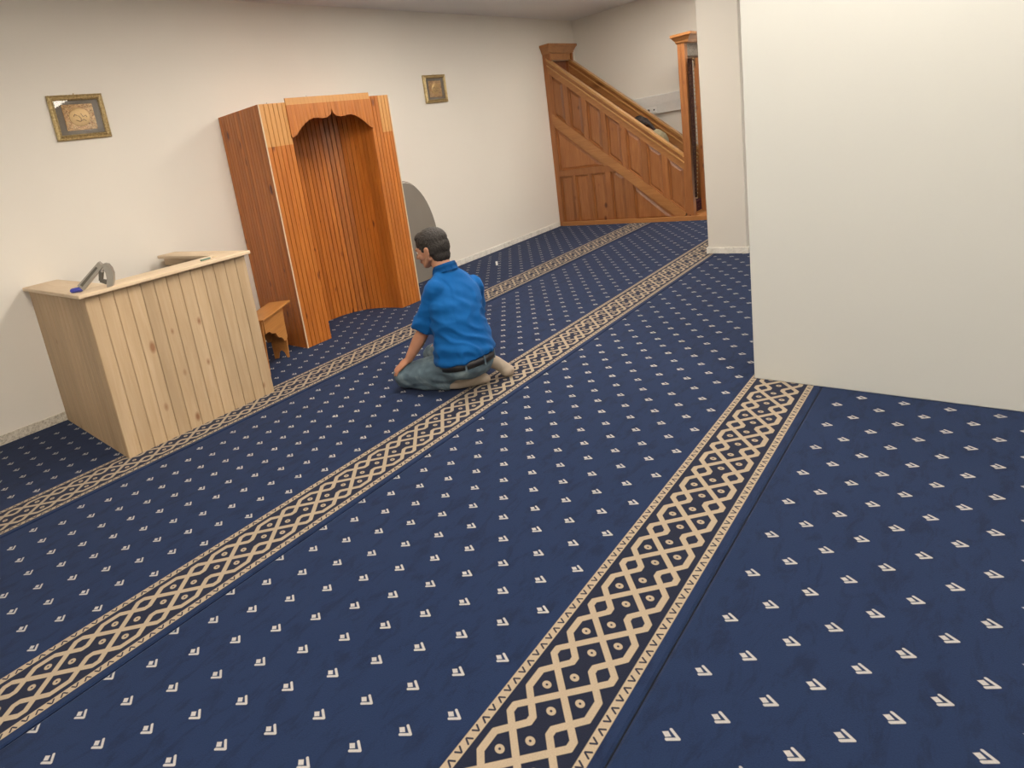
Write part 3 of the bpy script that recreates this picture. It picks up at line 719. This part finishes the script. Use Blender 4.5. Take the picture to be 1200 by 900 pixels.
def hair_mat(name, a, b_, grey):
    t = NT(name); co = t.obj(); st_ = t.n('ShaderNodeVectorMath', operation='MULTIPLY'); t.l(co, st_.inputs[0]); st_.inputs[1].default_value = (1, 1, .35)
    n1 = t.noise(st_.outputs[0], 190, 4, .75); c = t.ramp(n1, [(.42, a), (.58, b_), (.70, grey)]); t.col(c); t.set(Roughness=.6); t.bump(n1, .9, .006); return t.m
HAIR = hair_mat('salt_pepper_hair', (.008, .006, .005), (.020, .015, .012), (.085, .072, .06))
HAIR2 = hair_mat('dark_brown_hair', (.010, .006, .005), (.03, .016, .012), (.06, .035, .025))
EYEW = plain('eye_white', (.75, .72, .68), .2); IRIS = plain('iris', (.05, .03, .02), .2); LIP = skin_mat('lips', (.34, .13, .10))

def lerp(a, b_, t): return tuple(a[i]+(b_[i]-a[i])*t for i in range(3))
def hand(bm, wrist, dirv, nrm, side_, s=1.0, curl=.35):
    """palm + five fingers. dirv: towards fingertips; nrm: back-of-hand normal; side_: vector towards the thumb"""
    w_, d_, n_, t_ = V(wrist), V(dirv).normalized(), V(nrm).normalized(), V(side_).normalized()
    pal = w_+d_*.05*s
    loft(bm, [(w_-d_*.012, t_*.024*s, n_*.019*s), (w_+d_*.015*s, t_*.029*s, n_*.018*s), (w_+d_*.055*s, t_*.041*s, n_*.015*s), (w_+d_*.085*s, t_*.041*s, n_*.012*s)], 16)
    for k, (off, L) in enumerate(((.031, .070), (.0105, .079), (-.0105, .073), (-.031, .058))):
        p = w_+d_*.080*s+t_*off*s; dd = (d_+t_*off*2.0).normalized(); r0 = .0092*s
        for seg_, (fr, rr) in enumerate(((.45, .0088), (.32, .0080), (.26, .0070))):
            q = p+dd*L*fr*s; cap(bm, p, q, r0, rr*s, 8); p = q; r0 = rr*s; dd = (dd-n_*curl).normalized()
    p = w_+d_*.022*s+t_*.030*s; dd = (d_*.75+t_*.75-n_*.15).normalized(); r0 = .0115*s
    for L, rr in ((.036, .0105), (.030, .0095), (.022, .0080)):
        q = p+dd*L*s; cap(bm, p, q, r0, rr*s, 8); p = q; r0 = rr*s; dd = (dd+d_*.35-n_*.1).normalized()
def head_prims(bm, M, s=1.0):
    """head local: x right, y forward, z up, origin at ear height; M 4x4"""
    def E_(c, r_): 
        mm = M @ Matrix.Translation(V(c)*s) @ Matrix.Diagonal((r_[0]*s, r_[1]*s, r_[2]*s, 1)); bmesh.ops.create_uvsphere(bm, u_segments=20, v_segments=14, radius=1, matrix=mm)
    def C_(a, b_, r0, r1): cap(bm, M @ (V(a)*s), M @ (V(b_)*s), r0*s, r1*s, 10)
    E_((0, -.012, .035), (.076, .096, .086)); E_((0, .020, .010), (.066, .078, .085)); E_((0, .042, -.040), (.050, .052, .055))
    E_((0, .064, -.078), (.026, .026, .020))                                   # chin
    for sx_ in (-1, 1):
        E_((sx_*.038, .058, -.018), (.026, .026, .026)); C_((sx_*.058, .005, -.045), (sx_*.022, .062, -.080), .020, .016)
        C_((sx_*.014, .092, .034), (sx_*.046, .080, .032), .0085, .008)          # brow
        E_((sx_*.077, -.004, -.004), (.009, .019, .031)); E_((sx_*.083, -.010, .010), (.006, .014, .018)); E_((sx_*.078, .002, -.028), (.006, .008, .011))
    C_((0, .090, .024), (0, .112, -.016), .0085, .0125); E_((.009, .102, -.020), (.008, .010, .007)); E_((-.009, .102, -.020), (.008, .010, .007))
    C_((-.018, .088, -.044), (.018, .088, -.044), .0075, .0075); C_((-.015, .086, -.054), (.015, .086, -.054), .0085, .0085)
def head_extras(M, parent, s=1.0):
    for sx_ in (-1, 1):
        b = BM(); bmesh.ops.create_uvsphere(b, u_segments=14, v_segments=10, radius=.0125*s, matrix=M @ Matrix.Translation(V((sx_*.031, .078, .014))*s)); e = new('eye', b, EYEW, parent, True)
        b = BM(); bmesh.ops.create_uvsphere(b, u_segments=12, v_segments=8, radius=.0060*s, matrix=M @ Matrix.Translation(V((sx_*.031, .0865, .014))*s)); new('iris', b, IRIS, e, True)
    b = BM(); cap(b, M @ (V((-.017, .0925, -.049))*s), M @ (V((.017, .0925, -.049))*s), .0045*s, .0045*s, 8); new('lips', b, LIP, parent, True)

def frame(pos, yaw, pitch=0, roll=0):
    # local y forward; yaw = azimuth of forward in degrees
    return Matrix.Translation(V(pos)) @ Matrix.Rotation(math.radians(yaw-90), 4, 'Z') @ Matrix.Rotation(math.radians(pitch), 4, 'X') @ Matrix.Rotation(math.radians(roll), 4, 'Y')

# ---- kneeling man
HM = frame((2.798, 2.540, .880), 104, -14, 3) @ Matrix.Scale(1.04, 4)
neckb = V((2.798, 2.455, .755))
SHL, SHR = V((2.672, 2.448, .655)), V((2.968, 2.388, .608))
ELL, WRL = V((2.622, 2.575, .370)), V((2.545, 2.655, .215))
ELR, WRR = V((3.070, 2.485, .365)), V((2.97, 2.70, .215))
HIPL, HIPR = V((2.640, 2.405, .190)), V((2.835, 2.390, .195))
KNL, KNR = V((2.540, 2.715, .085)), V((2.935, 2.800, .085))
ANL, ANR = V((2.640, 2.395, .050)), V((2.885, 2.330, .095))
b = BM()
head_prims(b, HM)
cap(b, neckb-V((0, 0, .03)), HM @ V((0, -.02, -.03)), .062, .056, 16)
body_sec = [((2.735, 2.345, .200), .150, .125), ((2.745, 2.36, .32), .150, .115), ((2.76, 2.385, .45), .145, .11), ((2.78, 2.415, .58), .155, .105), ((2.798, 2.43, .65), .135, .085), ((2.798, 2.445, .72), .070, .06)]
def axes(z):   # torso right / forward turn with height
    k = min(1, max(0, (z-.2)/.45)); a = math.radians(2-14*k); return V((math.cos(a), math.sin(a), 0)), V((-math.sin(a), math.cos(a), 0))
loft(b, [(c, axes(c[2])[0]*a, axes(c[2])[1]*q) for c, a, q in body_sec], 24)
for S_, E1, W1 in ((SHL, ELL, WRL), (SHR, ELR, WRR)):
    cap(b, S_, E1, .052, .041, 14); cap(b, E1, lerp(E1, W1, .35), .042, .043, 14); cap(b, lerp(E1, W1, .3), W1, .043, .027, 14)
hand(b, WRL, (-.20, .30, -.27), (-.45, .25, .80), (.62, .70, .1), 1.0, .30)
hand(b, WRR, (-.10, .30, -.30), (.15, .45, .85), (-.9, .3, .1), 1.0, .30)
for Hh, K, A in ((HIPL, KNL, ANL), (HIPR, KNR, ANR)):
    cap(b, Hh, K, .055, .040, 14); cap(b, K, A, .036, .030, 14)
cap(b, ANL, (2.74, 2.33, .04), .028, .020); cap(b, ANR, (2.93, 2.25, .085), .028, .018)
man = fuse('person', b, SKIN, None, .0052, 3)
tag(man, 'man with greying hair kneeling on the carpet in a blue short-sleeved shirt and jeans', 'person')
head_extras(HM, man)
# hair
b = BM()
def EH(c, r_): bmesh.ops.create_uvsphere(b, u_segments=24, v_segments=16, radius=1, matrix=HM @ Matrix.Translation(V(c)) @ Matrix.Diagonal((*r_, 1)))
EH((0, -.018, .054), (.085, .104, .084)); EH((0, -.040, .012), (.082, .082, .080)); EH((0, -.048, -.045), (.070, .056, .058)); EH((0, .036, .094), (.060, .046, .034))
for sx_ in (-1, 1): EH((sx_*.069, .022, .030), (.010, .016, .030)); EH((sx_*.066, -.030, .010), (.016, .030, .045))
def hn(co_, nn_2):
    return co_+nn_2*noise.noise(co_*120)*.0025+nn_2*noise.noise(co_*38)*.0015
hair = fuse('hair', b, HAIR, man, .0045, 4, hn)
# shirt
b = BM()
ss = [((2.728, 2.334, .218), .196, .166), ((2.730, 2.338, .26), .194, .163), ((2.745, 2.36, .36), .188, .150), ((2.765, 2.385, .47), .183, .140), ((2.782, 2.408, .57), .190, .132), ((2.800, 2.425, .635), .176, .115), ((2.80, 2.438, .695), .130, .088), ((2.799, 2.450, .745), .078, .070)]
loft(b, [(c, axes(c[2])[0]*a, axes(c[2])[1]*q+V((0, 0, -.022 if c[2] < .3 else 0))) for c, a, q in ss], 32)
SLL = V(lerp(SHL, ELL, .88)); SLR = V(lerp(SHR, ELR, .88))
cap(b, SHL, V(lerp(SHL, ELL, .45)), .070, .068, 18); cap(b, SHR, V(lerp(SHR, ELR, .45)), .068, .066, 18)
def sleeve(S_, E1, r0, r1):
    d_ = (E1-S_).normalized(); s_ = d_.cross(V((0, 0, 1))).normalized(); q = s_.cross(d_)
    loft(b, [(S_, s_*r0, q*r0), (S_+(E1-S_)*.5, s_*(r0+r1)/2, q*(r0+r1)/2), (E1, s_*r1, q*r1*1.05)], 20)
sleeve(SHL, SLL, .064, .072); sleeve(SHR, SLR, .062, .068)
cap(b, (2.69, 2.450, .690), (2.770, 2.45, .738), .040, .048); cap(b, (2.92, 2.412, .668), (2.82, 2.447, .738), .040, .048)
def fold_fn(co_, n_2):
    z = co_.z; k = min(1, max(0, (.66-z)/.25))
    p = V((co_.x*5+z*4, co_.y*5, (z+.35*co_.x)*20)); a = noise.noise(p)
    rdg = (1-abs(noise.noise(V((co_.x*7-z*5, co_.y*7, z*13+co_.x*9)))*2.2))
    arm = V(((co_-V((2.60, 2.47, .58))).length, 0, 0)).x
    ex = .006 if arm < .18 else 0
    return co_+n_2*(a*.012*(.35+k)+max(0, rdg)*.011*(.3+k)+ex*noise.noise(V((co_.x*22, co_.y*22, z*9))))
shirt = fuse('shirt', b, SHIRT, man, .009, 3, fold_fn)
# collar
b = BM(); rr = []
for z_, a in ((-.010, .072), (.018, .069), (.040, .064), (.044, .070), (.022, .080), (-.006, .086)):
    ring = []
    for k in range(24):
        an = 2*math.pi*k/24; ax, ay = axes(.7); fw = -.022*math.sin(an)
        ring.append(b.verts.new(V((2.799, 2.457, .745))+ax*math.cos(an)*a+ay*(math.sin(an)*a*.98)+V((0, .0, z_+fw))))
    rr.append(ring)
for A, B in zip(rr, rr[1:]):
    for k in range(24): b.faces.new((A[k], A[(k+1) % 24], B[(k+1) % 24], B[k]))
bmesh.ops.solidify(b, geom=b.faces[:], thickness=.003); new('collar', b, SHIRT, shirt, True)
# jeans
b = BM()
hs_ = [((2.735, 2.350, .105), .165, .135), ((2.733, 2.340, .155), .188, .160), ((2.732, 2.332, .205), .187, .160), ((2.735, 2.335, .222), .180, .152)]
loft(b, [(c, axes(c[2])[0]*a, axes(c[2])[1]*q) for c, a, q in hs_], 28)
for Hh, K, A, sx_ in ((HIPL, KNL, ANL, -1), (HIPR, KNR, ANR, 1)):
    H2 = Hh+V((-.012*-sx_*-1, 0, -.035)); 
    cap(b, H2, V(lerp(H2, K, .55)), .098, .090, 18); cap(b, V(lerp(H2, K, .5)), K+V((0, 0, .01)), .092, .072, 18)
    K2 = K+V((0, 0, -.018)); cap(b, K2, V(lerp(K2, A, .5)), .058, .056, 16); cap(b, V(lerp(K2, A, .45)), A+(K2-A)*.12, .056, .046, 16)
def jf(co_, n_2):
    co_ = co_+n_2*(noise.noise(V((co_.x*9, co_.y*14, co_.z*26)))*.007+max(0, 1-abs(noise.noise(V((co_.x*12+3, co_.y*9, co_.z*18)))*2.4))*.005)
    if co_.z < .004: co_.z = .004
    return co_
jeans = fuse('jeans', b, JEANS, man, .009, 4, jf)
# pocket outline + belt loops, belt
b = BM(); rb = []
for z_, g_ in ((.172, 0), (.172, .012), (.212, .012), (.212, 0)):
    ring = []
    for k in range(48):
        an = 2*math.pi*k/48; ax, ay = axes(.2); tilt = -.022*math.sin(an)
        ring.append(b.verts.new(V((2.733, 2.333, z_+tilt+.0))+ax*math.cos(an)*(.185+g_)+ay*math.sin(an)*(.158+g_)))
    rb.append(ring)
for i in range(4):
    A, B = rb[i], rb[(i+1) % 4]
    for k in range(48): b.faces.new((A[k], A[(k+1) % 48], B[(k+1) % 48], B[k]))
belt = new('belt', b, BELT, man, True)
for an in (-100, -60, -140, -20):
    a = math.radians(an); ax, ay = axes(.2); p = V((2.733, 2.333, .190-.022*math.sin(a)))+ax*math.cos(a)*.197+ay*math.sin(a)*.170
    b = BM(); box(b, -.006, .006, -.0035, .0035, -.030, .030, .001); o = new('belt_loop', b, JEANS, jeans); o.location = p; o.rotation_euler = (0, 0, a+math.pi/2)
# socks
b = BM()
loft(b, [(ANL+V((-.02, .04, .0)), V((.034, .010, 0)), V((0, 0, .036))), (ANL+V((.02, -.02, .0)), V((.030, .030, 0)), V((0, 0, .040))), ((2.715, 2.345, .046), V((.018, .036, 0)), V((0, 0, .044))), ((2.765, 2.312, .046), V((.018, .042, 0)), V((0, 0, .044))), ((2.812, 2.278, .040), V((.016, .042, 0)), V((0, 0, .036))), ((2.836, 2.260, .034), V((.008, .024, 0)), V((0, 0, .022)))], 18)
fuse('sock', b, SOCK, man, .007, 5, lambda c_, n_2: V((c_.x, c_.y, max(.003, c_.z))))
b = BM()
for p, q, r0, r1 in (((2.86, 2.36, .10), (2.885, 2.315, .130), .044, .048), ((2.885, 2.315, .130), (2.925, 2.262, .105), .048, .043), ((2.925, 2.262, .105), (2.962, 2.212, .052), .043, .040), ((2.950, 2.205, .042), (2.985, 2.200, .040), .036, .032), ((2.955, 2.198, .026), (2.985, 2.192, .024), .023, .022)):
    cap(b, p, q, r0, r1, 16)
fuse('sock', b, SOCK, man, .007, 4, lambda c_, n_2: V((c_.x, c_.y, max(.003, c_.z))))

# ---- person bending on the pulpit stairs
KH = cloth_mat('khaki_shirt', (.30, .27, .18), .5, 16); TROU = cloth_mat('dark_trousers', (.04, .035, .035), .4)
PX_ = 8.78
H2M = frame((PX_, 3.66, 1.33), 92, -58, 0)
b = BM(); head_prims(b, H2M, .95)
cap(b, (PX_, 3.50, 1.19), (PX_, 3.62, 1.27), .052, .05)
loft(b, [((PX_, 3.34, .82), V((.14, 0, 0)), V((0, -.08, .04))), ((PX_, 3.38, .97), V((.12, 0, 0)), V((0, -.08, .06))), ((PX_, 3.42, 1.10), V((.15, 0, 0)), V((0, -.07, .08))), ((PX_, 3.50, 1.18), V((.10, 0, 0)), V((0, -.05, .05)))], 20)
for sx_ in (-1, 1):
    s_ = (PX_+sx_*.155, 3.47, 1.12); e_ = (PX_+sx_*.19, 3.66, .98); w_2 = (PX_+sx_*.13, 3.83, 1.005)
    cap(b, s_, e_, .045, .036); cap(b, e_, w_2, .036, .026)
    hand(b, w_2, (0, 1, .0), (0, 0, 1), (-sx_, .2, 0), .9, .12)
    h_ = (PX_+sx_*.08, 3.34, .82); k_ = (PX_+sx_*.10, 3.50, .660); a_ = (PX_+sx_*.10, 3.24, .47)
    cap(b, h_, k_, .075, .052); cap(b, k_, a_, .05, .036); cap(b, a_, (PX_+sx_*.10, 3.23, .43), .035, .03)
per = fuse('person', b, SKIN, None, .007, 3)
tag(per, 'dark-haired person in a khaki shirt bending forward on the pulpit stairs behind the handrail', 'person')
head_extras(H2M, per, .95)
b = BM()
def EH2(c, r_): bmesh.ops.create_uvsphere(b, u_segments=20, v_segments=14, radius=1, matrix=H2M @ Matrix.Translation(V(c)) @ Matrix.Diagonal((*r_, 1)))
EH2((0, -.018, .045), (.084, .105, .085)); EH2((0, -.045, -.005), (.082, .075, .085)); EH2((0, -.06, -.06), (.055, .05, .06)); EH2((0, .04, .082), (.06, .045, .035))
cap(b, H2M @ V((0, -.09, -.03)), (PX_-.02, 3.46, 1.245), .035, .018)
fuse('hair', b, HAIR2, per, .007, 3, hn)
b = BM()
loft(b, [((PX_, 3.34, .80), V((.165, 0, 0)), V((0, -.09, .03))), ((PX_, 3.375, .96), V((.155, 0, 0)), V((0, -.09, .05))), ((PX_, 3.43, 1.09), V((.175, 0, 0)), V((0, -.085, .09))), ((PX_, 3.50, 1.19), V((.12, 0, 0)), V((0, -.06, .06)))], 24)
for sx_ in (-1, 1):
    s_ = V((PX_+sx_*.15, 3.46, 1.12)); e_ = V((PX_+sx_*.185, 3.62, 1.01)); cap(b, s_, e_, .062, .05, 16)
fuse('shirt', b, KH, per, .01, 3, lambda c_, n_2: c_+n_2*noise.noise(c_*18)*.01)
b = BM()
loft(b, [((PX_, 3.34, .86), V((.15, 0, 0)), V((0, -.085, .03))), ((PX_, 3.32, .79), V((.165, 0, 0)), V((0, -.10, .03))), ((PX_, 3.33, .72), V((.14, 0, 0)), V((0, -.08, .05)))], 20)
for sx_ in (-1, 1):
    h_ = (PX_+sx_*.085, 3.34, .80); k_ = (PX_+sx_*.10, 3.50, .662); a_ = (PX_+sx_*.10, 3.26, .49)
    cap(b, h_, k_, .09, .064); cap(b, k_, a_, .062, .05)
fuse('trousers', b, TROU, per, .012, 3)
